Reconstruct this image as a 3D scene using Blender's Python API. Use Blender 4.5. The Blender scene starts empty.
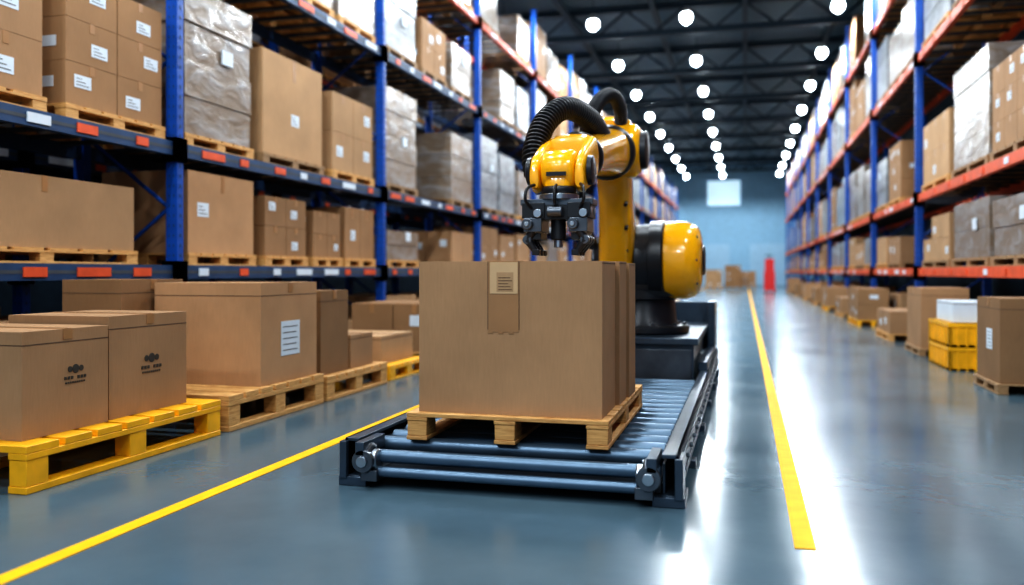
import bpy, math, random
from mathutils import Vector, Matrix
R = random.Random(7)
S = bpy.context.scene
COL = S.collection
S.view_settings.view_transform = 'Standard'
try: S.view_settings.look = 'High Contrast'
except Exception: S.view_settings.look = 'None'
S.view_settings.exposure = -0.4

# ---------------------------------------------------------------- materials
def newmat(name):
    m = bpy.data.materials.new(name); m.use_nodes = True
    nt = m.node_tree; b = nt.nodes['Principled BSDF']
    return m, nt, b
def simple(name, col, rough=0.5, metal=0.0, var=0.12, scale=6.0, bump=0.0, coat=0.0, emit=None, spec=.5):
    m, nt, b = newmat(name)
    tc = nt.nodes.new('ShaderNodeTexCoord')
    n = nt.nodes.new('ShaderNodeTexNoise'); n.inputs['Scale'].default_value = scale; n.inputs['Detail'].default_value = 5
    nt.links.new(tc.outputs['Object'], n.inputs['Vector'])
    r = nt.nodes.new('ShaderNodeValToRGB')
    r.color_ramp.elements[0].position = 0.3; r.color_ramp.elements[1].position = 0.7
    c0 = [max(0, c*(1-var)) for c in col]; c1 = [min(1, c*(1+var)) for c in col]
    r.color_ramp.elements[0].color = (*c0, 1); r.color_ramp.elements[1].color = (*c1, 1)
    nt.links.new(n.outputs['Fac'], r.inputs['Fac']); nt.links.new(r.outputs['Color'], b.inputs['Base Color'])
    b.inputs['Roughness'].default_value = rough; b.inputs['Metallic'].default_value = metal
    b.inputs['Coat Weight'].default_value = coat; b.inputs['Specular IOR Level'].default_value = spec
    if bump:
        bp = nt.nodes.new('ShaderNodeBump'); bp.inputs['Strength'].default_value = bump; bp.inputs['Distance'].default_value = 0.01
        nt.links.new(n.outputs['Fac'], bp.inputs['Height']); nt.links.new(bp.outputs['Normal'], b.inputs['Normal'])
    if emit:
        b.inputs['Emission Color'].default_value = (*emit[0], 1); b.inputs['Emission Strength'].default_value = emit[1]
    return m
def cardboard(name, col):
    m, nt, b = newmat(name)
    tc = nt.nodes.new('ShaderNodeTexCoord'); oi = nt.nodes.new('ShaderNodeObjectInfo')
    n = nt.nodes.new('ShaderNodeTexNoise'); n.inputs['Scale'].default_value = 2.2; n.inputs['Detail'].default_value = 8
    nt.links.new(tc.outputs['Object'], n.inputs['Vector'])
    f = nt.nodes.new('ShaderNodeTexNoise'); f.inputs['Scale'].default_value = 90; f.inputs['Detail'].default_value = 3
    mp = nt.nodes.new('ShaderNodeMapping'); mp.inputs['Scale'].default_value = (1, 1, 0.12)
    nt.links.new(tc.outputs['Object'], mp.inputs['Vector']); nt.links.new(mp.outputs['Vector'], f.inputs['Vector'])
    r = nt.nodes.new('ShaderNodeValToRGB'); r.color_ramp.elements[0].position = .3; r.color_ramp.elements[1].position = .72
    r.color_ramp.elements[0].color = (*[c*.88 for c in col], 1); r.color_ramp.elements[1].color = (*[c*1.08 for c in col], 1)
    nt.links.new(n.outputs['Fac'], r.inputs['Fac'])
    hs = nt.nodes.new('ShaderNodeHueSaturation')
    mr = nt.nodes.new('ShaderNodeMapRange'); mr.inputs['To Min'].default_value = .82; mr.inputs['To Max'].default_value = 1.12
    nt.links.new(oi.outputs['Random'], mr.inputs['Value']); nt.links.new(mr.outputs['Result'], hs.inputs['Value'])
    nt.links.new(r.outputs['Color'], hs.inputs['Color'])
    mx = nt.nodes.new('ShaderNodeMix'); mx.data_type = 'RGBA'; mx.blend_type = 'MULTIPLY'; mx.inputs['Factor'].default_value = .14
    nt.links.new(hs.outputs['Color'], mx.inputs['A']); nt.links.new(f.outputs['Fac'], mx.inputs['B'])
    nt.links.new(mx.outputs['Result'], b.inputs['Base Color'])
    b.inputs['Roughness'].default_value = .72; b.inputs['Specular IOR Level'].default_value = .25
    bp = nt.nodes.new('ShaderNodeBump'); bp.inputs['Strength'].default_value = .12; bp.inputs['Distance'].default_value = .004
    nt.links.new(f.outputs['Fac'], bp.inputs['Height']); nt.links.new(bp.outputs['Normal'], b.inputs['Normal'])
    return m
def wood(name, c0, c1):
    m, nt, b = newmat(name)
    tc = nt.nodes.new('ShaderNodeTexCoord'); mp = nt.nodes.new('ShaderNodeMapping'); mp.inputs['Scale'].default_value = (3, 3, 40)
    n = nt.nodes.new('ShaderNodeTexNoise'); n.inputs['Scale'].default_value = 3; n.inputs['Detail'].default_value = 8; n.inputs['Distortion'].default_value = .6
    nt.links.new(tc.outputs['Object'], mp.inputs['Vector']); nt.links.new(mp.outputs['Vector'], n.inputs['Vector'])
    r = nt.nodes.new('ShaderNodeValToRGB'); r.color_ramp.elements[0].position = .3; r.color_ramp.elements[1].position = .7
    r.color_ramp.elements[0].color = (*c0, 1); r.color_ramp.elements[1].color = (*c1, 1)
    nt.links.new(n.outputs['Fac'], r.inputs['Fac']); nt.links.new(r.outputs['Color'], b.inputs['Base Color'])
    b.inputs['Roughness'].default_value = .65
    return m
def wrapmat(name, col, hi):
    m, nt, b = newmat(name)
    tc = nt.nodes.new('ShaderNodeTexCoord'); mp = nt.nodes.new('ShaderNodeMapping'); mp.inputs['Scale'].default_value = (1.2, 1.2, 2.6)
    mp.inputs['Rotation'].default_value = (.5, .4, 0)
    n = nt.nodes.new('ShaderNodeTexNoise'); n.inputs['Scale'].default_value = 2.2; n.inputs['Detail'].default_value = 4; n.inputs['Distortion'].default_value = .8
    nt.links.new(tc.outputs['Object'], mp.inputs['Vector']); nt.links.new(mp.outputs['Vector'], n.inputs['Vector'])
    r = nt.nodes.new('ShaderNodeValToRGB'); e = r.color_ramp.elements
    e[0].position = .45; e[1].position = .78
    e[0].color = (*col, 1); e[1].color = (*hi, 1)  # pale streaks paint the film's sheen into the base colour
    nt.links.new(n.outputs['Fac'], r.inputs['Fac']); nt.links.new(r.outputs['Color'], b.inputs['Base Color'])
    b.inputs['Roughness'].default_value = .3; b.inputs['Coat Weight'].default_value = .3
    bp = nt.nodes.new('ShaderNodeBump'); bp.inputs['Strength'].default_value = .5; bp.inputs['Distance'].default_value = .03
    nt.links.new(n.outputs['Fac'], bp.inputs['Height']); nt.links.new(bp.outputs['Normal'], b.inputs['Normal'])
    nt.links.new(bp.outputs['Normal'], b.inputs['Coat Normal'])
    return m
CARD = cardboard('cardboard', (.45, .27, .145))
CARD2 = cardboard('cardboard_dark', (.35, .205, .105))
CARDL = cardboard('cardboard_light', (.49, .31, .17))
TAPE = simple('packing_tape', (.37, .20, .09), .28, var=.06)
TAPED = simple('box_seam', (.12, .07, .04), .8)
LABEL = simple('paper_label', (.62, .68, .74), .6, var=.04)
LABELT = simple('kraft_label', (.60, .40, .22), .6, var=.06)
INK = simple('printed_ink', (.05, .04, .03), .7)
WOOD = wood('pallet_wood', (.46, .225, .07), (.72, .43, .165))
WOODD = wood('pallet_wood_dark', (.24, .14, .065), (.40, .25, .125))
YPAL = simple('yellow_pallet_paint', (.85, .43, .014), .4, var=.15)
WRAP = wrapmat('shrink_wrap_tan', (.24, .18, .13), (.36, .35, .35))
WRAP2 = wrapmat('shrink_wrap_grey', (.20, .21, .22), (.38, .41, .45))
BLUE = simple('rack_blue_paint', (.008, .075, .34), .4, var=.15)
BEAM = simple('rack_beam_steel', (.022, .06, .14), .45, var=.15)
ORANGE = simple('rack_orange_paint', (.64, .10, .032), .45, var=.15)
DECK = simple('rack_deck', (.06, .07, .085), .6)
YEL = simple('robot_yellow', (.95, .46, .006), .20, var=.04, coat=.6)
BLK = simple('robot_black', (.018, .020, .024), .34, var=.2)
RUB = simple('hose_rubber', (.014, .014, .016), .38)
GUN = simple('gunmetal', (.13, .145, .165), .34, .8, var=.2)
STEEL = simple('steel', (.42, .46, .50), .28, .95, var=.1)
CONV = simple('conveyor_frame_paint', (.055, .08, .11), .32, .4, var=.15, coat=.25)
ROLL = simple('roller_steel', (.11, .165, .225), .34, .6, var=.1)
LINE = simple('floor_line_yellow', (.85, .44, .012), .6, var=.1, scale=9, spec=.12)
WALLM = simple('wall_panel', (.04, .075, .115), .7)
ENDW = simple('end_wall_panel', (.28, .48, .64), .6)  # wall blue lightened, with the far-end haze put into the colour
CEILM = simple('ceiling_panel', (.08, .13, .175), .7)
TRUSS = simple('truss_steel', (.024, .045, .067), .55, .3)
WHITE = simple('lamp_housing', (.3, .3, .3), .5)
REDM = simple('red_paint', (.6, .03, .03), .4)
WINM = simple('daylight_glazing', (.6, .75, .9), .2, emit=((.62, .86, 1.0), .75))
GLOBE = simple('lamp_globe', (.9, .95, 1), .3, emit=((.82, .93, 1.0), 36.0))

def floormat():
    m, nt, b = newmat('epoxy_floor')
    tc = nt.nodes.new('ShaderNodeTexCoord')
    n = nt.nodes.new('ShaderNodeTexNoise'); n.inputs['Scale'].default_value = .7; n.inputs['Detail'].default_value = 9; n.inputs['Roughness'].default_value = .62
    nt.links.new(tc.outputs['Object'], n.inputs['Vector'])
    r = nt.nodes.new('ShaderNodeValToRGB'); r.color_ramp.elements[0].position = .3; r.color_ramp.elements[1].position = .72
    r.color_ramp.elements[0].color = (.066, .110, .138, 1); r.color_ramp.elements[1].color = (.105, .160, .192, 1)
    nt.links.new(n.outputs['Fac'], r.inputs['Fac']); nt.links.new(r.outputs['Color'], b.inputs['Base Color'])
    mr = nt.nodes.new('ShaderNodeMapRange'); mr.inputs['To Min'].default_value = .10; mr.inputs['To Max'].default_value = .27
    nt.links.new(n.outputs['Fac'], mr.inputs['Value']); nt.links.new(mr.outputs['Result'], b.inputs['Roughness'])
    n2 = nt.nodes.new('ShaderNodeTexNoise'); n2.inputs['Scale'].default_value = 5; n2.inputs['Detail'].default_value = 4
    nt.links.new(tc.outputs['Object'], n2.inputs['Vector'])
    bp = nt.nodes.new('ShaderNodeBump'); bp.inputs['Strength'].default_value = .06; bp.inputs['Distance'].default_value = .02
    nt.links.new(n2.outputs['Fac'], bp.inputs['Height']); nt.links.new(bp.outputs['Normal'], b.inputs['Normal'])
    b.inputs['Specular IOR Level'].default_value = .36
    return m
FLOOR = floormat()

# ---------------------------------------------------------------- mesh builder
class MB:
    def __init__(s): s.v = []; s.f = []; s.m = []; s.mats = []
    def mi(s, mat):
        if mat not in s.mats: s.mats.append(mat)
        return s.mats.index(mat)
    def box(s, x0, x1, y0, y1, z0, z1, mat, M=None):
        i = len(s.v)
        pts = [(x0,y0,z0),(x1,y0,z0),(x1,y1,z0),(x0,y1,z0),(x0,y0,z1),(x1,y0,z1),(x1,y1,z1),(x0,y1,z1)]
        if M is not None: pts = [tuple(M @ Vector(p)) for p in pts]
        s.v += pts
        for q in ((0,3,2,1),(4,5,6,7),(0,1,5,4),(1,2,6,5),(2,3,7,6),(3,0,4,7)):
            s.f.append(tuple(i+k for k in q)); s.m.append(s.mi(mat))
    def ring(s, rings, mat, cap=True):
        n = len(rings[0]); base = len(s.v); k = s.mi(mat)
        for r in rings: s.v += [tuple(p) for p in r]
        for a in range(len(rings)-1):
            for j in range(n):
                j2 = (j+1) % n
                s.f.append((base+a*n+j, base+a*n+j2, base+(a+1)*n+j2, base+(a+1)*n+j)); s.m.append(k)
        if cap:
            s.f.append(tuple(base+j for j in reversed(range(n)))); s.m.append(k)
            o = base+(len(rings)-1)*n
            s.f.append(tuple(o+j for j in range(n))); s.m.append(k)
    def frame(s, d):
        d = d.normalized(); up = Vector((0,0,1)) if abs(d.z) < .95 else Vector((1,0,0))
        a = d.cross(up).normalized(); b = a.cross(d).normalized()
        return a, b
    def lathe(s, p0, p1, prof, mat, seg=32):
        """prof: list of (t, r) along p0->p1"""
        p0 = Vector(p0); p1 = Vector(p1); a, b = s.frame(p1-p0)
        rings = []
        for t, r in prof:
            c = p0.lerp(p1, t)
            rings.append([c + a*(r*math.cos(-2*math.pi*j/seg)) + b*(r*math.sin(-2*math.pi*j/seg)) for j in range(seg)])
        s.ring([list(reversed(r)) for r in rings], mat)
    def cyl(s, p0, p1, r, mat, seg=24, r2=None, bev=0.0):
        r2 = r if r2 is None else r2
        L = (Vector(p1)-Vector(p0)).length
        if bev: e = bev/L; prof = [(0, r-bev), (e, r), (1-e, r2), (1, r2-bev)]
        else: prof = [(0, r), (1, r2)]
        s.lathe(p0, p1, prof, mat, seg)
    def loft(s, secs, mat, seg=28, ex=3.0):
        """secs: (center, avec, bvec) superellipse sections"""
        rings = []
        for c, a, b in secs:
            c = Vector(c); a = Vector(a); b = Vector(b); r = []
            for j in range(seg):
                t = 2*math.pi*j/seg; ct, st = math.cos(t), math.sin(t)
                r.append(c + a*math.copysign(abs(ct)**(2/ex), ct) + b*math.copysign(abs(st)**(2/ex), st))
            rings.append(r)
        s.ring(rings, mat)
    def bellows(s, pts, r, mat, pitch=.03, amp=.18, seg=18):
        P = [Vector(p) for p in pts]; path = []
        ext = [P[0]*2-P[1]] + P + [P[-1]*2-P[-2]]
        for i in range(1, len(ext)-2):
            for k in range(24):
                t = k/24; p0,p1,p2,p3 = ext[i-1:i+3]
                path.append(.5*((2*p1)+(p2-p0)*t+(2*p0-5*p1+4*p2-p3)*t*t+(3*p1-p0-3*p2+p3)*t**3))
        path.append(P[-1])
        L = [0]
        for i in range(1, len(path)): L.append(L[-1]+(path[i]-path[i-1]).length)
        n = int(L[-1]/pitch)*4; rings = []; j = 0; nrm = None
        for k in range(n+1):
            l = L[-1]*k/n
            while j < len(L)-2 and L[j+1] < l: j += 1
            t = (l-L[j])/max(1e-6, L[j+1]-L[j]); c = path[j].lerp(path[j+1], t); d = (path[j+1]-path[j]).normalized()
            if nrm is None: nrm = s.frame(d)[0]
            nrm = (nrm - d*nrm.dot(d)).normalized(); bn = d.cross(nrm)
            rr = r*(1+amp*(1 if k % 4 in (1,2) else -1)*.5)
            rings.append([c+nrm*rr*math.cos(2*math.pi*q/seg)+bn*rr*math.sin(2*math.pi*q/seg) for q in range(seg)])
        s.ring(rings, mat)
    def make(s, name, parent=None, bevel=0.0, smooth=True, sharp=35):
        me = bpy.data.meshes.new(name); me.from_pydata(s.v, [], s.f); 
        for m in s.mats: me.materials.append(m)
        me.polygons.foreach_set('material_index', s.m)
        me.update()
        if smooth:
            me.polygons.foreach_set('use_smooth', [True]*len(me.polygons)); me.set_sharp_from_angle(angle=math.radians(sharp))
        # recentre origin at bounding-box base centre
        xs = [v[0] for v in s.v]; ys = [v[1] for v in s.v]; zs = [v[2] for v in s.v]
        c = Vector(((min(xs)+max(xs))/2, (min(ys)+max(ys))/2, min(zs)))
        me.transform(Matrix.Translation(-c))
        o = bpy.data.objects.new(name, me); COL.objects.link(o); o.location = c
        if parent is not None:
            o.parent = parent; o.location = c - parent.location
        if bevel:
            b = o.modifiers.new('bevel', 'BEVEL'); b.width = bevel; b.segments = 2; b.limit_method = 'ANGLE'; b.angle_limit = math.radians(50)
        return o
def empty(name, loc=(0,0,0)):
    e = bpy.data.objects.new(name, None); COL.objects.link(e); e.location = loc; e.empty_display_size = .2
    return e

# ---------------------------------------------------------------- pallets and boxes
def pallet(mb, x0, x1, y0, y1, z0, h, mat, ns=7, along='x'):
    t1, t2, t3 = h*.16, h*.14, h*.15
    # bottom boards (along y), blocks, stringers, deck slats
    bw = min(.12, (x1-x0)*.14)
    xs = [x0, (x0+x1-bw)/2, x1-bw]; bl = min(.15, (y1-y0)*.15)
    ys = [y0, (y0+y1-bl)/2, y1-bl]
    for x in xs:
        mb.box(x, x+bw, y0, y1, z0, z0+t3, mat)
        mb.box(x, x+bw, y0, y1, z0+h-t1-t2, z0+h-t1, mat)
        for y in ys: mb.box(x+.004, x+bw-.004, y+.004, y+bl, z0+t3, z0+h-t1-t2, mat)
    w = (y1-y0)/ns
    for i in range(ns):
        mb.box(x0, x1, y0+i*w+(.0 if i == 0 else w*.09), y0+(i+1)*w-(0 if i == ns-1 else w*.09), z0+h-t1, z0+h, mat)
def carton(mb, x0, x1, y0, y1, z0, z1, mat, side=1, lab=0.5, tape=True, seam=True, rnd=R):
    mb.box(x0, x1, y0, y1, z0, z1, mat)
    e = .0025; xm = x1 if side > 0 else x0; sx = e if side > 0 else -e
    H = z1-z0; cy = (y0+y1)/2; cx = (x0+x1)/2; tw = .03
    if tape:
        mb.box(x0+.0, x1-.0, cy-tw, cy+tw, z1, z1+e, TAPE)
        mb.box(min(xm, xm+sx), max(xm, xm+sx), cy-tw, cy+tw, z1-H*.22, z1, TAPE)
        if rnd.random() < .6: mb.box(cx-tw, cx+tw, y0-e, y0, z1-H*.2, z1, TAPE)
    if rnd.random() < lab:
        lw = min(.2, (y1-y0)*.32); lh = min(.15, H*.3)
        yy = y0+(y1-y0)*rnd.uniform(.12, .6); zz = z0+H*rnd.uniform(.2, .55)
        mb.box(min(xm, xm+sx), max(xm, xm+sx), yy, yy+lw, zz, zz+lh, LABEL)
        sx2 = sx*1.6
        for q in range(3):
            mb.box(min(xm, xm+sx2), max(xm, xm+sx2), yy+lw*.12, yy+lw*(.85-.2*q), zz+lh*(.2+.25*q), zz+lh*(.25+.25*q), INK)
    if rnd.random() < lab:
        lw = min(.18, (x1-x0)*.28); lh = min(.14, H*.25)
        xx = x0+(x1-x0)*rnd.uniform(.3, .62); zz = z0+H*rnd.uniform(.3, .55)
        mb.box(xx, xx+lw, y0-e, y0, zz, zz+lh, LABEL)
def load(x0, x1, y0, y1, z0, z1, kind, side, name, ph=.13, pm=None, n=None, lab=.5):
    mb = MB(); pallet(mb, x0, x1, y0, y1, z0, ph, pm or (WOODD if R.random() < .4 else WOOD), ns=6)
    zb = z0+ph; m = R.choice([CARD, CARD2, CARDL, CARD])
    w, l, h = x1-x0, y1-y0, z1-zb
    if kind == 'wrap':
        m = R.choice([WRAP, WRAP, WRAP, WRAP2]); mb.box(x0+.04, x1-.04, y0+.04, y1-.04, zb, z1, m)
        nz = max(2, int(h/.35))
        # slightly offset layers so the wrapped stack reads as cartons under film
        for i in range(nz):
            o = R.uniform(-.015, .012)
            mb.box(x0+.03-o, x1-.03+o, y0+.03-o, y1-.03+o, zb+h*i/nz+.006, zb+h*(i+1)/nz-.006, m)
        xm = x1-.012 if side > 0 else x0+.012
        if R.random() < .7:
            yy = y0+l*R.uniform(.2, .6); zz = zb+h*R.uniform(.4, .7)
            mb.box(xm-.008, xm+.008, yy, yy+.2, zz, zz+.16, LABEL)
    else:
        if n is None:
            n = (1 if w < .8 else 2, max(1, round(l/.6)), max(1, round(h/.42)))
        nx, ny, nz = n
        for k in range(nz):
            for i in range(nx):
                for j in range(ny):
                    if k == nz-1 and nz > 1 and kind == 'loose' and R.random() < .35: continue
                    g = .006; q = R.uniform(-.01, .01)
                    carton(mb, x0+.02+(w-.04)*i/nx+g, x0+.02+(w-.04)*(i+1)/nx-g, y0+.02+(l-.04)*j/ny+g+q*.3, y0+.02+(l-.04)*(j+1)/ny-g,
                           zb+h*k/nz, zb+h*(k+1)/nz-.004, m, side, lab=lab)
    return mb.make(name, smooth=False)

# ---------------------------------------------------------------- room
def slab(name, x0, x1, y0, y1, z0, z1, mat):
    mb = MB(); mb.box(x0, x1, y0, y1, z0, z1, mat); return mb.make(name, smooth=False)
XL, XR, YB, YE, ZC = -11.0, 8.0, -14.0, 78.0, 10.4
slab('floor', XL-.2, XR+.2, YB, YE+.2, -.2, 0, FLOOR)
slab('ceiling', XL-.2, XR+.2, YB, YE+.2, ZC, ZC+.2, CEILM)
slab('wall_left', XL-.2, XL, YB, YE+.2, 0, ZC, WALLM)
slab('wall_right', XR, XR+.2, YB, YE+.2, 0, ZC, WALLM)
slab('wall_end', XL, XR, YE, YE+.2, 0, ZC, ENDW)
mb = MB()
mb.box(-3.2, -.4, YE-.06, YE-.01, 7.0, 9.2, WINM)
mb.box(-3.3, -.3, YE-.08, YE-.01, 6.9, 7.0, ENDW); mb.box(-3.3, -.3, YE-.08, YE-.01, 9.2, 9.3, ENDW)
mb.make('window_1', smooth=False)
mb = MB()
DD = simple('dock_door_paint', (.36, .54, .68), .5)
for x in (-4.5, 0.4):
    mb.box(x, x+3.2, YE-.1, YE-.01, 0.01, 3.6, DD)
    for k in range(8): mb.box(x, x+3.2, YE-.13, YE-.1, .1+k*.45, .13+k*.45, ENDW)
mb.make('door_1', smooth=False)
# ceiling structure
mb = MB()
y = -12
while y < YE:
    mb.box(XL, XR, y-.12, y+.12, 9.3, 9.5, TRUSS); mb.box(XL, XR, y-.1, y+.1, 10.2, 10.38, TRUSS)
    x = XL; k = 0
    while x < XR-.9:
        a = (x, y, 9.45 if k % 2 == 0 else 10.25); b = (x+1.0, y, 10.25 if k % 2 == 0 else 9.45)
        mb.cyl(a, b, .045, TRUSS, 6); x += 1.0; k += 1
    y += 6
for x in (-9, -6, -3, 0, 3, 6): mb.box(x-.09, x+.09, YB, YE, 10.0, 10.2, TRUSS)
mb.cyl((4.6, YB, 9.8), (4.6, YE, 9.8), .25, TRUSS, 14)
mb.make('roof_truss', smooth=False)
# high-bay lamps: glowing globe diffusers under a spun cap
hb = empty('high_bay_lights', (0, 0, 9))
mb = MB()
ld = bpy.data.lights.new('high_bay_lamp', 'SPOT'); ld.shadow_soft_size = .25; ld.energy = 640; ld.color = (.86, .94, 1.0)
ld.spot_size = math.radians(170); ld.spot_blend = .35
for x in (-7.6, -4.65, -1.75, 2.65):
    y = 27-5.6*6
    while y < YE-3:
        mb.lathe((x, y, 9.32), (x, y, 9.12), [(0, .06), (.35, .10), (.5, .13), (1, .16)], WHITE, 16)
        mb.lathe((x, y, 9.14), (x, y, 8.80), [(0, .12), (.15, .16), (.4, .18), (.65, .165), (.87, .11), (1, .04)], GLOBE, 14)
        mb.cyl((x, y, 9.3), (x, y, 10.39), .015, TRUSS, 6)
        o = bpy.data.objects.new('lamp', ld); COL.objects.link(o); o.parent = hb; o.location = (x, y, -.47)
        y += 5.6
mb.make('lamp_housings', parent=hb)

# floor lines
mb = MB(); mb.box(.20, .285, 3.76, 70, .0, .004, LINE); mb.make('floor_line', smooth=False)
mb = MB(); mb.box(-2.72, -2.635, -3, 70, .0, .004, LINE); mb.make('floor_line', smooth=False)

# ---------------------------------------------------------------- racks
def rack(name, xf, dirx, ys, levels, top, beams_orange, pw=.13):
    """xf = aisle face x, dirx = +1 depth goes +x"""
    mb = MB(); D = 1.25
    xa, xb = (xf, xf+pw) if dirx > 0 else (xf-pw, xf)
    xc0 = xf+dirx*D; xc, xd = (xc0-pw, xc0) if dirx > 0 else (xc0, xc0+pw)
    for y in ys:
        for (a, b) in ((xa, xb), (xc, xd)):
            mb.box(a, b, y-.05, y+.05, 0, top, BLUE)
            mb.box(a-.04, b+.04, y-.09, y+.09, 0, .02, GUN)
        # punched slots down the aisle face and the front face of the post
        z = .4
        while z < min(top, 5.2) and y < 20:
            fx = xf+(.002 if dirx < 0 else -.002)
            mb.box(fx-.003, fx+.003, y-.012, y+.012, z, z+.035, BEAM)
            for q in (.3, .7): mb.box(xa+pw*q-.008, xa+pw*q+.008, y-.052, y-.05, z, z+.03, BEAM)
            z += .1
        z = .3
        k = 0
        while z < top-.8:   # frame bracing
            p = (xb if dirx > 0 else xa, y, z); q = (xc if dirx > 0 else xd, y, z+.75)
            if k % 2: p, q = (p[0], y, z+.75), (q[0], y, z)
            mb.cyl(p, q, .02, BLUE, 6); z += .75; k += 1
    for y0, y1 in zip(ys[:-1], ys[1:]):
        for li, zl in enumerate(levels):
            bm = beams_orange[li]
            for (a, b) in ((xa+.03, xb-.02), (xc+.02, xd-.03)):
                mb.box(a, b, y0+.05, y1-.05, zl-.14, zl, bm)
            if dirx < 0: mb.box(xf-.022, xf-.018, y0+.05, y1-.05, zl-.085, zl-.055, DECK)
            # beam end connectors
            for yy in (y0, y1):
                mb.box(xa-.02, xb+.02, yy-.09, yy+.09, zl-.2, zl+.04, ORANGE)
            # labels / orange tags on beam
            n = 7
            for i in range(n):
                yy = y0+.5+(y1-y0-1)*i/(n-1)+R.uniform(-.1, .1); fx = xf+dirx*.03
                if dirx < 0: fx = xf-.02
                ww = R.choice([.08, .12, .2])
                mb.box(fx-.012, fx+.012, yy-ww, yy+ww, zl-.11, zl-.03, R.choice([LABEL, ORANGE, ORANGE]))
            # deck bars
            for i in range(12):
                yy = y0+.3+(y1-y0-.6)*i/11
                mb.box(min(xf, xc0)+.05, max(xf, xc0)-.05, yy-.05, yy+.05, zl-.03, zl+.0, DECK)
    return mb.make(name, smooth=False)
LY = [-2.7+5.1*i - 0 for i in range(0, 16)]   # ... 2.4, 7.5, 12.6 ...
LY = [y for y in LY if y < 74]
LZ = [1.22, 2.46, 4.68, 6.6]
rack('pallet_rack', -5.5, -1, LY, LZ, 8.3, [BEAM, BEAM, BEAM, ORANGE])
rack('pallet_rack', -7.4, -1, LY[:9], LZ, 8.3, [BEAM, BEAM, BEAM, ORANGE])
RY = [-1.4, 4.3, 10.0, 17.1] + [17.1+5.7*i for i in range(1, 10)]
RZ = [1.22, 2.56, 5.1, 7.1]
rack('pallet_rack', 3.0, 1, RY, RZ, 8.8, [ORANGE, ORANGE, ORANGE, ORANGE])

# hand-placed loads, left rack
A = (-6.68, -5.56)
def L(y0, y1, z0, z1, kind='box', n=None, name='pallet_of_boxes', x=A, side=1, **k):
    return load(x[0], x[1], y0, y1, z0, z1, kind, side, name, n=n, **k)
L(2.6, 4.3, LZ[0], 1.9, n=(1,2,1)); L(4.75, 6.95, LZ[0], 1.95, n=(1,1,1), lab=1)
L(7.72, 9.0, LZ[0], 2.22, n=(1,1,1)); L(9.2, 10.25, LZ[0], 2.08, n=(2,2,2), kind='loose'); L(10.4, 11.25, LZ[0], 1.98, n=(2,2,2), kind='loose'); L(11.35, 12.4, LZ[0], 2.1, n=(2,2,1))
L(3.6, 5.85, LZ[1], 3.95, n=(2,3,3)); L(6.05, 7.35, LZ[1], 3.72, n=(2,2,3), lab=1)
L(7.66, 8.95, LZ[1], 4.15, 'wrap'); L(9.15, 10.7, LZ[1], 3.86, n=(1,1,1)); L(10.95, 12.35, LZ[1], 3.7, n=(1,2,2))
L(8, 9.4, LZ[2], 6.0, 'wrap'); L(9.6, 11, LZ[2], 6.1, 'wrap'); L(11.15, 12.4, LZ[2], 6.0, 'wrap')
def fill(ys, levels, x, side, skip=lambda b, l: False, hi=(1.4, 1.5)):
    for b, (y0, y1) in enumerate(zip(ys[:-1], ys[1:])):
        for li, z in enumerate([0.0]+levels):
            if skip(y0, li): continue
            nxt = ([0.0]+levels+[z+1.9])[li+1]
            maxh = min(1.75, nxt-z-.28)
            n = 3; w = (y1-y0-.3)/n
            for i in range(n):
                if R.random() < .07: continue
                a = y0+.15+w*i+R.uniform(.04, .12); c = a+w-R.uniform(.12, .3)
                h = maxh*R.uniform(.62, 1.0)
                if li == 0: h = R.uniform(.4, .85)
                kind = R.choice(['wrap', 'wrap', 'box']) if li >= 2 else R.choice(['box', 'loose', 'box', 'wrap' if li else 'box'])
                load(x[0], x[1], a, c, z, z+h, kind, side, 'pallet_of_boxes')
fill([y for y in LY if y > 12], LZ, A, 1)
fill([2.4, 7.5, 12.6], LZ, A, 1, skip=lambda y, l: l != 0)
fill([y for y in LY if 2 < y < 28], LZ, (-8.55, -7.5), 1, skip=lambda y, l: l > 3)
fill([y for y in RY if y > 9], RZ, (3.06, 4.2), -1)

# ---------------------------------------------------------------- floor goods on the left
def single(name, x0, x1, y0, y1, z0, z1, mat, side=1, tape=True, label=None, emblem=None):
    mb = MB(); e = .003
    mb.box(x0, x1, y0, y1, z0, z1, mat)
    cy = (y0+y1)/2; cx = (x0+x1)/2; xm = x1 if side > 0 else x0; s = 1 if side > 0 else -1
    H = z1-z0
    def dec(ya, yb, za, zb, m, t=e): mb.box(min(xm, xm+s*t), max(xm, xm+s*t), ya, yb, za, zb, m)
    if tape:
        mb.box(x0, x1, cy-.035, cy+.035, z1, z1+e, TAPE)
        dec(cy-.035, cy+.035, z1-H*.1, z1, TAPE)
    mb.box(x0, x1, cy-.003, cy+.003, z1, z1+e*1.5, TAPED)
    # lid-flap crease just under the top
    dec(y0, y1, z1-H*.13, z1-H*.13+.006, TAPED, .0015); mb.box(x0, x1, y0-.0015, y0, z1-H*.13, z1-H*.13+.006, TAPED)
    if label:
        ya, yb, za, zb = label; dec(ya, yb, za, zb, LABEL)
        for q in range(5): dec(ya+.03, yb-.04-.02*(q % 2), za+(zb-za)*(.14+q*.17), za+(zb-za)*(.165+q*.17), INK, e*1.4)
    if emblem:
        ec, ez, sz = emblem
        for a in range(3):
            mb.cyl((xm, ec-sz*.5+a*sz*.5, ez+sz*.45), (xm+s*e, ec-sz*.5+a*sz*.5, ez+sz*.45), sz*(.2 if a != 1 else .3), INK, 20)
        for q in range(7):
            if q != 3: dec(ec-sz+q*sz*.29, ec-sz+q*sz*.29+sz*.2, ez-sz*.22, ez-sz*.02, INK)
        for q in range(9): dec(ec-sz*.9+q*sz*.2, ec-sz*.9+q*sz*.2+sz*.13, ez-sz*.5, ez-sz*.38, INK)
    return mb.make(name, bevel=.006)
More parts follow.
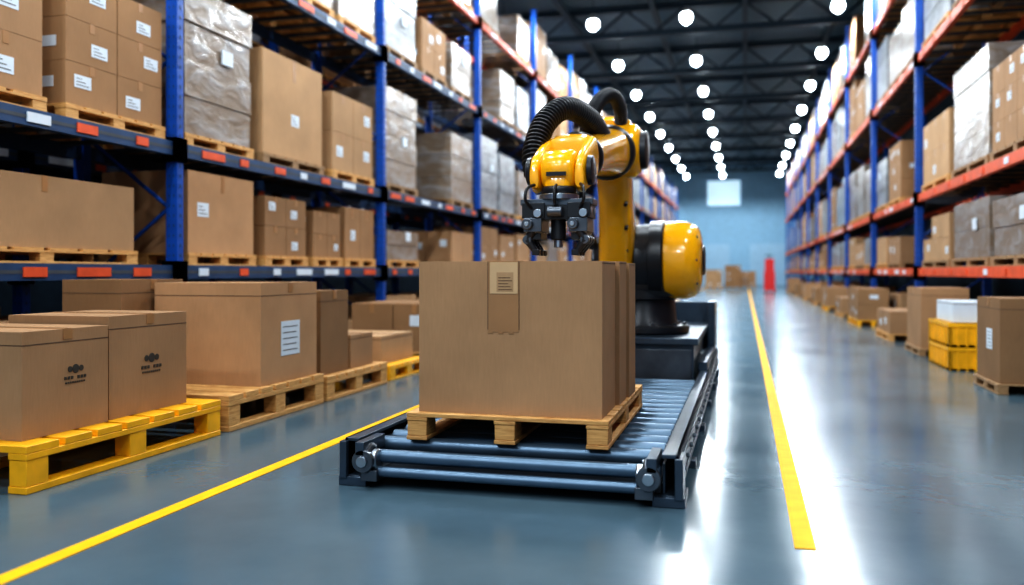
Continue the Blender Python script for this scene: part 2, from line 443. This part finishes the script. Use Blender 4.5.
def palobj(name, x0, x1, y0, y1, h, mat, **k):
    mb = MB(); pallet(mb, x0, x1, y0, y1, 0, h, mat, **k); return mb.make(name, bevel=.004)
palobj('yellow_pallet', -4.95, -3.57, 3.62, 5.32, .25, YPAL)
palobj('wooden_pallet', -5.3, -3.57, 5.42, 6.86, .26, WOOD)
palobj('wooden_pallet', -4.9, -3.57, 6.93, 8.25, .22, WOOD)
palobj('yellow_pallet', -4.9, -3.6, 8.4, 9.5, .16, YPAL)
single('cardboard_box', -4.62, -3.70, 3.72, 4.36, .251, .83, CARD, emblem=(4.1, .56, .085))
single('cardboard_box', -4.47, -3.72, 4.39, 5.14, .251, .88, CARD, emblem=(4.78, .55, .10))
single('cardboard_box', -5.18, -4.63, 5.6, 6.35, .261, 1.09, CARD2)
single('cardboard_box', -4.58, -3.62, 5.92, 6.82, .261, 1.065, CARD, label=(6.22, 6.52, .47, .75))
single('cardboard_box', -4.5, -3.66, 6.97, 7.52, .221, .98, CARD2)
single('cardboard_box', -4.3, -3.66, 7.58, 8.08, .221, .54, CARD)
single('cardboard_box', -4.7, -3.75, 8.5, 9.4, .161, .46, CARDL)
single('cardboard_box', -4.9, -4.35, 7.6, 8.2, .221, .86, CARD)
# right side goods
palobj('dark_pallet', 2.28, 3.0-.02, 8.95, 9.85, .1, WOODD)
single('cardboard_box', 2.31, 2.96, 8.99, 9.81, .101, .9, CARD2, side=-1, label=(9.25, 9.45, .4, .6))
def crate(name, x0, x1, y0, y1, n, h, mat):
    mb = MB()
    for k in range(n):
        z = k*h
        t = .025
        mb.box(x0, x1, y0, y1, z, z+t, mat)
        for (a, b, c, d) in ((x0, x0+t, y0, y1), (x1-t, x1, y0, y1), (x0, x1, y0, y0+t), (x0, x1, y1-t, y1)):
            mb.box(a, b, c, d, z, z+h*.97, mat)
        mb.box(x0-.015, x1+.015, y0-.015, y1+.015, z+h*.82, z+h*.97, mat)
        m = 6
        for i in range(m+1):
            yy = y0+(y1-y0)*i/m; mb.box(x0-.012, x0, yy-.012, yy+.012, z, z+h*.85, mat)
            xx = x0+(x1-x0)*i/m; mb.box(xx-.012, xx+.012, y0-.012, y0, z, z+h*.85, mat)
        mb.box(x0+t, x1-t, y0+t, y1-t, z+h*.5, z+h*.8, CARD)
    return mb.make(name, smooth=False)
crate('yellow_crate', 2.3, 2.85, 11.0, 12.1, 2, .28, YPAL)
single('white_box', 2.36, 2.8, 11.1, 12.0, .56, .80, LABEL, side=-1, tape=False)
palobj('dark_pallet', 2.3, 2.95, 12.8, 13.95, .1, WOODD)
single('cardboard_box', 2.33, 2.93, 12.85, 13.9, .101, .93, CARD, side=-1)
for (y0, y1, h, yel) in ((15.4, 16.9, .5, 0), (19.6, 21.4, .8, 1), (23, 24.4, .5, 0), (27, 28.6, .7, 1), (31, 33, .6, 0), (36, 38, .7, 0), (42, 44, .6, 0), (49, 52, .8, 0)):
    load(2.3, 2.96, y0, y1, 0, h, 'box', -1, 'pallet_of_boxes', ph=.12, pm=YPAL if yel else WOOD)
for (y0, y1, h) in ((10.2, 11.6, .75), (12.3, 13.6, .5), (15, 16.4, .9), (19, 20.5, .7), (24, 26, .8), (30, 32, .7)):
    load(-4.95, -3.75, y0, y1, 0, h, 'box', 1, 'pallet_of_boxes', ph=.13)
for (x, y, h) in ((-2.0, 58, 1.3), (-.8, 60, 1.6), (-3.4, 59, 1.0), (0.2, 62, 1.2)):
    load(x-.55, x+.55, y, y+1.3, 0, h, 'box', 1, 'pallet_of_boxes')
# red pallet jack at the far end
mb = MB()
mb.box(1.05, 1.2, 50, 51.2, .08, .16, REDM); mb.box(1.5, 1.65, 50, 51.2, .08, .16, REDM)
mb.box(1.05, 1.65, 51.1, 51.5, .08, 1.2, REDM); mb.box(1.1, 1.6, 51.15, 51.45, 1.2, 1.9, REDM)
mb.cyl((1.35, 51.4, 1.2), (1.35, 51.9, 2.1), .03, BLK, 10); mb.cyl((1.15, 51.9, 2.1), (1.55, 51.9, 2.1), .03, BLK, 10)
for x in (1.12, 1.58): mb.cyl((x-.04, 50.1, .08), (x+.04, 50.1, .08), .08, BLK, 14); mb.cyl((x-.04, 51.3, .08), (x+.04, 51.3, .08), .08, BLK, 14)
mb.make('pallet_jack')

# ---------------------------------------------------------------- conveyor
cv = empty('roller_conveyor', (-1.2, 4.3, 0))
Y0, Y1 = 4.26, 10.45
def rail(name, xo, s):
    """xo outer x, s=+1: inner side is +x"""
    mb = MB()
    def b(xa, xb, y0, y1, z0, z1, m): mb.box(min(xa, xb), max(xa, xb), y0, y1, z0, z1, m)
    b(xo, xo+s*.02, Y0, Y1, .035, .255, CONV)
    b(xo, xo+s*.085, Y0, Y1, .235, .255, CONV)
    b(xo, xo+s*.085, Y0, Y1, .035, .055, CONV)
    b(xo-s*.012, xo, Y0+.02, Y1, .19, .215, GUN); b(xo-s*.012, xo, Y0+.02, Y1, .075, .1, GUN)
    b(xo+s*.07, xo+s*.085, Y0+.05, Y1, .05, .20, CONV)
    b(xo-s*.03, xo+s*.13, Y0-.02, Y0+.22, 0.0, .05, CONV)   # end shoe
    b(xo-s*.02, xo+s*.02, Y0-.03, Y0+.16, .04, .24, CONV)
    y = Y0+.9
    while y < Y1:
        b(xo-s*.03, xo+s*.12, y, y+.12, 0, .04, CONV); y += 1.2
    y = Y0+.25
    while y < Y1-.1:
        mb.cyl((xo-s*.02, y, .145), (xo, y, .145), .014, STEEL, 10); y += .3
    mb.make(name, parent=cv, bevel=.004)
rail('rail_right', -.31, -1); rail('rail_left', -2.09, 1)
mb = MB(); y = 4.50
while y < 7.7:
    mb.cyl((-1.99, y, .185), (-.41, y, .185), .042, ROLL, 20, bev=.006)
    mb.cyl((-2.02, y, .185), (-.38, y, .185), .013, STEEL, 10)
    y += .20
mb.make('rollers', parent=cv)
mb = MB()
# front end assembly: tubes and bearing housings
mb.cyl((-2.0, 4.29, .16), (-.40, 4.29, .16), .036, ROLL, 24, bev=.005)
mb.box(-2.0, -.4, 4.30, 4.40, .055, .095, BLK)
mb.cyl((-1.95, 4.25, .085), (-.45, 4.25, .085), .028, ROLL, 20)
mb.box(-1.98, -.42, 4.38, 7.75, .03, .07, BLK)
for x, s in ((-.43, -1), (-1.97, 1)):
    mb.cyl((x, 4.25, .15), (x+s*.05, 4.25, .15), .085, GUN, 28, bev=.01)
    mb.cyl((x+s*.05, 4.25, .15), (x+s*.085, 4.25, .15), .055, STEEL, 24, bev=.006)
    mb.cyl((x+s*.02, 4.17, .15), (x+s*.02, 4.2, .15), .06, GUN, 20)
    mb.cyl((x+s*.02, 4.155, .15), (x+s*.02, 4.17, .15), .03, STEEL, 18)
    for k in range(5):
        a = k*2*math.pi/5; mb.cyl((x+s*.05, 4.25+.068*math.cos(a), .15+.068*math.sin(a)), (x+s*.06, 4.25+.068*math.cos(a), .15+.068*math.sin(a)), .009, STEEL, 8)
    mb.box(min(x, x+s*.09), max(x, x+s*.09), 4.2, 4.42, .04, .1, GUN)
    mb.box(min(x-s*.02, x+s*.03), max(x-s*.02, x+s*.03), 4.17, 4.45, .18, .25, CONV)
mb.make('end_frame', parent=cv, bevel=.003)
mb = MB()   # plinth carrying the robot
mb.box(-1.62, -.44, 7.8, 10.3, .05, .54, CONV)
mb.box(-1.66, -.40, 7.76, 10.34, .50, .56, CONV)
mb.box(-1.60, -.46, 7.785, 7.8, .12, .46, GUN)
mb.box(-.41, -.33, 8.0, 10.45, .24, .33, CONV)
mb.box(-1.9, -.36, 10.36, 10.44, .24, .8, CONV)
mb.box(-.40, -.32, 9.7, 10.44, .3, .82, CONV)
mb.make('plinth', parent=cv, bevel=.01)

# ---------------------------------------------------------------- the carried load
mb = MB(); pallet(mb, -1.80, -.68, 4.42, 5.94, .2275, .15, WOOD, ns=8); mb.make('wooden_pallet', bevel=.004)
def bigbox(x0, x1, y0, y1, z1, front):
    mb = MB(); z0 = .378; e = .003
    mb.box(x0, x1, y0, y1, z0, z1, CARD)
    xm = (x0+x1)/2; cy = (y0+y1)/2
    mb.box(xm-.085, xm+.085, y0, y1, z1, z1+e, TAPE)
    if front:
        # tape strip with torn end and a paper label
        t0, t1 = -1.346, -1.172
        mb.box(t0, t1, y0-e, y0, z1-.37, z1, TAPE)
        for i in range(6):
            w = (t1-t0)/6; mb.box(t0+i*w, t0+(i+1)*w, y0-e, y0, z1-.37-(.012 if i % 2 else .022), z1-.37, TAPE)
        mb.box(t0+.012, t1-.006, y0-e*2, y0-e, z1-.175, z1-.005, LABELT)
        mb.box(t0+.05, t1-.03, y0-e*2.3, y0-e*2, z1-.165, z1-.06, CARDL)
        for q in range(5): mb.box(t0+.06, t1-.035-.012*(q % 3), y0-e*2.7, y0-e*2.3, z1-.155-.0+.016*q, z1-.151+.016*q, TAPED)
        for xx in (t0, t1): mb.box(xx-.0015, xx+.0015, y0-e*1.4, y0, z1-.37, z1, TAPED)
    mb.box(x1, x1+e*.5, y0, y1, z1-.012, z1-.008, TAPED)
    mb.make('cardboard_box', bevel=.011)
bigbox(-1.745, -.722, 4.47, 4.94, 1.208, True); bigbox(-1.745, -.702, 4.975, 5.27, 1.212, False); bigbox(-1.745, -.688, 5.305, 5.60, 1.205, False)

# ---------------------------------------------------------------- robot arm
rb = empty('robot_arm', (-.85, 8.5, .56))
V = Vector
mb = MB()
mb.cyl((-.95, 8.5, .561), (-.95, 8.5, .64), .43, BLK, 40, bev=.015)
mb.lathe((-.95, 8.5, .64), (-.95, 8.5, .98), [(0, .34), (.15, .31), (.7, .29), (.75, .36), (1, .36)], BLK, 40)
for k in range(10):
    a = k*math.pi/5; mb.cyl((-.95+.38*math.cos(a), 8.5+.38*math.sin(a), .63), (-.95+.38*math.cos(a), 8.5+.38*math.sin(a), .665), .022, GUN, 8)
mb.make('base_pedestal', parent=rb)
mb = MB()   # turret casting
mb.loft([((-.92, 8.5, .92), (.34, 0, 0), (0, .34, 0)), ((-.90, 8.48, 1.0), (.35, 0, 0), (0, .35, 0)), ((-.88, 8.45, 1.2), (.20, 0, 0), (0, .3, 0)), ((-.88, 8.45, 1.45), (.16, 0, 0), (0, .22, 0))], BLK)
mb.make('turret', parent=rb)
mb = MB()   # shoulder drum, axis X
c = (8.4, 1.26)
mb.lathe((-1.02, *c), (-.74, *c), [(0, .30), (.06, .345), (.5, .355), (.52, .385), (.95, .385), (1, .37)], BLK, 48)
mb.lathe((-.74, *c), (-.385, *c), [(0, .36), (.04, .378), (.55, .372), (.78, .345), (.92, .29), (.97, .22), (1, .12)], YEL, 48)
mb.lathe((-.395, *c), (-.365, *c), [(0, .15), (.7, .14), (1, .11)], BLK, 32)
for k in range(8):
    a = k*math.pi/4; mb.cyl((-.49, c[0]+.31*math.cos(a), c[1]+.31*math.sin(a)), (-.425, c[0]+.30*math.cos(a), c[1]+.30*math.sin(a)), .016, BLK, 8)
mb.make('shoulder_drum', parent=rb)
E = V((-1.12, 7.6, 2.22)); S0 = V((-1.19, 8.38, 1.26))
mb = MB()
d = (E-S0).normalized(); ax = V((1, 0, 0)); bx = d.cross(ax).normalized()
secs = []
for t, w, dp in ((-.22, .10, .12), (-.17, .15, .24), (-.05, .18, .33), (.1, .18, .33), (.35, .165, .24), (.6, .155, .20), (.85, .16, .21), (1.0, .165, .24), (1.1, .15, .2), (1.15, .1, .12)):
    secs.append((S0.lerp(E, t), ax*w, bx*dp))
mb.loft(secs, YEL, seg=36, ex=3.2)
mb.cyl((-1.02, *c), (-1.40, *c), .25, BLK, 40, bev=.02); mb.cyl((-1.40, *c), (-1.44, *c), .16, GUN, 32, bev=.01)
# service cover bolts and cable clips on the camera-facing side of the link
nn = bx if bx.y < 0 else -bx
for t in (.25, .45, .65):
    p = S0.lerp(E, t)+nn*(.26-.09*t)+ax*.11
    mb.cyl(p-nn*.03, p+nn*.012, .018, BLK, 10)
mb.make('lower_arm', parent=rb, sharp=50)
mb = MB()   # elbow housing
mb.lathe((E.x-.27, E.y, E.z), (E.x+.24, E.y, E.z), [(0, .19), (.08, .235), (.35, .245), (.65, .245), (.9, .235), (1, .19)], YEL, 40)
mb.lathe((E.x+.24, E.y, E.z), (E.x+.30, E.y, E.z), [(0, .17), (.8, .165), (1, .14)], BLK, 32)
mb.lathe((E.x-.27, E.y, E.z), (E.x-.33, E.y, E.z), [(0, .17), (.8, .165), (1, .14)], BLK, 32)
W = V((-1.17, 6.02, 1.96)); fd = (W-E).normalized()
# motors at back of elbow
for dx in (-.1, .1):
    p = E+V((dx, 0, .08)); mb.cyl(p-fd*.2, p-fd*.5, .075, BLK, 24, bev=.012); mb.cyl(p-fd*.5, p-fd*.56, .05, RUB, 20, bev=.01)
mb.loft([(E+V((0, .1, .12)), (.17, 0, 0), (0, .2, 0)), (E+V((0, .06, .26)), (.15, 0, 0), (0, .17, 0)), (E+V((0, .05, .30)), (.10, 0, 0), (0, .11, 0))], YEL, ex=4)
mb.make('elbow', parent=rb, sharp=50)
mb = MB()   # forearm
up = ax.cross(fd).normalized()
if up.z < 0: up = -up
secs = []
for t, w, h in ((0, .2, .2), (.2, .21, .21), (.32, .19, .19), (.5, .165, .165), (.8, .155, .155), (.95, .165, .165), (1.0, .165, .165)):
    secs.append((E.lerp(W, t), ax*w, up*h))
mb.loft(secs, YEL, seg=36, ex=2.5)
mb.lathe(E.lerp(W, .16), E.lerp(W, .24), [(0, .215), (.2, .235), (.8, .235), (1, .215)], BLK, 40)
mb.lathe(E.lerp(W, .90), E.lerp(W, .96), [(0, .16), (.2, .185), (.8, .185), (1, .17)], BLK, 40)
mb.make('forearm', parent=rb, sharp=50)
mb = MB()   # wrist: yoke + pitch drum + nose toward the gripper
mb.loft([(W+fd*-.02, ax*.17, up*.17), (W+fd*.10, ax*.185, up*.17), (W+fd*.18, ax*.17, up*.15), (W+fd*.2, ax*.13, up*.1)], YEL, ex=3.4)
for s in (-1, 1):
    c0 = W+fd*.12+ax*(s*.15)
    mb.loft([(c0, ax*.045, up*.15), (c0+fd*.2+V((0,0,-.05)), ax*.045, up*.14), (c0+fd*.36+V((0,0,-.09)), ax*.042, up*.12), (c0+fd*.42+V((0,0,-.10)), ax*.03, up*.07)], YEL, ex=3)
    q = c0+fd*.3+V((0,0,-.07)); mb.lathe(q+ax*(s*.04), q+ax*(s*.075), [(0, .1), (.8, .095), (1, .08)], BLK, 28)
q = W+fd*.42+V((0, 0, -.07))
mb.lathe(q-ax*.11, q+ax*.11, [(0, .12), (.1, .14), (.9, .14), (1, .12)], YEL, 32)
mb.loft([(q, V((.1,0,0)), V((0,.11,0))), (q+V((0,-.03,-.1)), V((.1,0,0)), V((0,.11,0))), (V((q.x, q.y-.05, 1.70)), V((.085,0,0)), V((0,.09,0)))], YEL, ex=3.2)
mb.cyl((q.x, q.y-.05, 1.71), (q.x, q.y-.05, 1.66), .115, BLK, 32, bev=.01)
mb.box(q.x-.065, q.x+.065, q.y-.152, q.y-.14, 1.775, 1.80, BLK)
mb.make('wrist', parent=rb, sharp=50)
gx, gy = q.x, q.y-.05
mb = MB()   # gripper
mb.cyl((gx, gy, 1.66), (gx, gy, 1.62), .13, STEEL, 32, bev=.006)
mb.box(gx-.24, gx+.24, gy-.09, gy+.09, 1.585, 1.625, GUN)
mb.box(gx-.15, gx+.15, gy-.1, gy+.1, 1.49, 1.585, BLK)
mb.cyl((gx-.23, gy-.07, 1.55), (gx+.23, gy-.07, 1.55), .022, STEEL, 14); mb.cyl((gx-.23, gy+.07, 1.55), (gx+.23, gy+.07, 1.55), .022, STEEL, 14)
mb.cyl((gx-.05, gy-.13, 1.54), (gx+.05, gy-.13, 1.54), .035, GUN, 16, bev=.005)
for s in (-1, 1):
    x = gx+s*.15
    mb.box(x-.075, x+.075, gy-.11, gy+.11, 1.50, 1.60, BLK)
    mb.box(x-.06, x+.06, gy-.13, gy+.10, 1.41, 1.50, GUN)
    mb.box(x-.05, x+.05, gy-.10, gy+.08, 1.36, 1.41, BLK)
    for yy in (-.095, 0.0, .085):
        # knuckle, upper phalanx, lower phalanx, pad
        k0 = V((x, gy+yy, 1.43)); k1 = V((x+s*.04, gy+yy, 1.36)); k2 = V((x-s*.02, gy+yy, 1.275))
        mb.cyl(k0-V((.05, 0, 0)), k0+V((.05, 0, 0)), .030, STEEL, 14, bev=.004)
        mb.cyl(k0, k1, .032, BLK, 12, r2=.027); mb.cyl(k1, k2, .030, BLK, 12, r2=.020)
        mb.cyl(k1-V((0, .026, 0)), k1+V((0, .026, 0)), .030, GUN, 12)
        mb.box(k2.x-.024, k2.x+.024, k2.y-.028, k2.y+.028, k2.z-.016, k2.z+.020, RUB)
    mb.cyl((x-.03, gy-.135, 1.46), (x-.03, gy-.165, 1.46), .036, GUN, 18, bev=.005)
    mb.cyl((x-.03, gy-.165, 1.46), (x-.03, gy-.175, 1.46), .016, STEEL, 12)
    mb.cyl((x+.035, gy-.12, 1.53), (x+.035, gy-.145, 1.53), .028, STEEL, 14)
    mb.cyl((x+s*.06, gy-.05, 1.62), (x+s*.06, gy-.05, 1.50), .018, STEEL, 10)
mb.cyl((gx, gy-.02, 1.50), (gx, gy-.02, 1.36), .05, BLK, 20, bev=.006)
mb.cyl((gx, gy-.02, 1.36), (gx, gy-.02, 1.31), .03, STEEL, 16)
for i, off in enumerate((-.12, .0, .12)):
    mb.bellows([(gx+off, gy+.02, 1.74), (gx+off*1.5, gy-.12, 1.70), (gx+off*1.6, gy-.15, 1.62), (gx+off*1.3, gy-.1, 1.56)], .010, RUB, pitch=.02, amp=.1, seg=8)
mb.make('gripper', parent=rb, bevel=.003)
mb = MB()
mb.bellows([(-1.30, 5.70, 1.72), (-1.385, 5.72, 1.85), (-1.40, 5.80, 2.02), (-1.36, 5.95, 2.22), (-1.265, 6.18, 2.35), (-1.16, 6.55, 2.33), (-1.13, 6.95, 2.25)], .078, RUB, pitch=.032, amp=.22, seg=22)
mb.make('cable_hose_1', parent=rb)
mb = MB()
mb.bellows([(-1.2, 6.65, 2.22), (-1.18, 6.74, 2.38), (-1.139, 6.94, 2.55), (-1.075, 7.17, 2.63), (-1.04, 7.4, 2.56), (-1.06, 7.58, 2.40)], .055, RUB, pitch=.028, amp=.2, seg=20)
mb.bellows([(-1.36, 7.7, 2.1), (-1.46, 7.75, 1.9), (-1.46, 8.0, 1.6), (-1.42, 8.25, 1.4)], .05, RUB, pitch=.028, amp=.2, seg=16)
mb.make('cable_hose_2', parent=rb)

# ---------------------------------------------------------------- world + camera
w = bpy.data.worlds.new('world'); S.world = w; w.use_nodes = True
bg = w.node_tree.nodes['Background']; bg.inputs[0].default_value = (.62, .81, 1.0, 1); bg.inputs[1].default_value = .85
cam = bpy.data.cameras.new('camera'); co = bpy.data.objects.new('camera', cam); COL.objects.link(co)
co.location = (0, 0, 1.15); co.rotation_euler = (math.radians(90), 0, math.radians(15.16))
cam.sensor_width = 36; cam.lens = 36*860/1024; cam.shift_y = -20.5/1024
cam.clip_end = 200
cam.dof.use_dof = True; cam.dof.focus_distance = 5.1; cam.dof.aperture_fstop = .85
S.camera = co
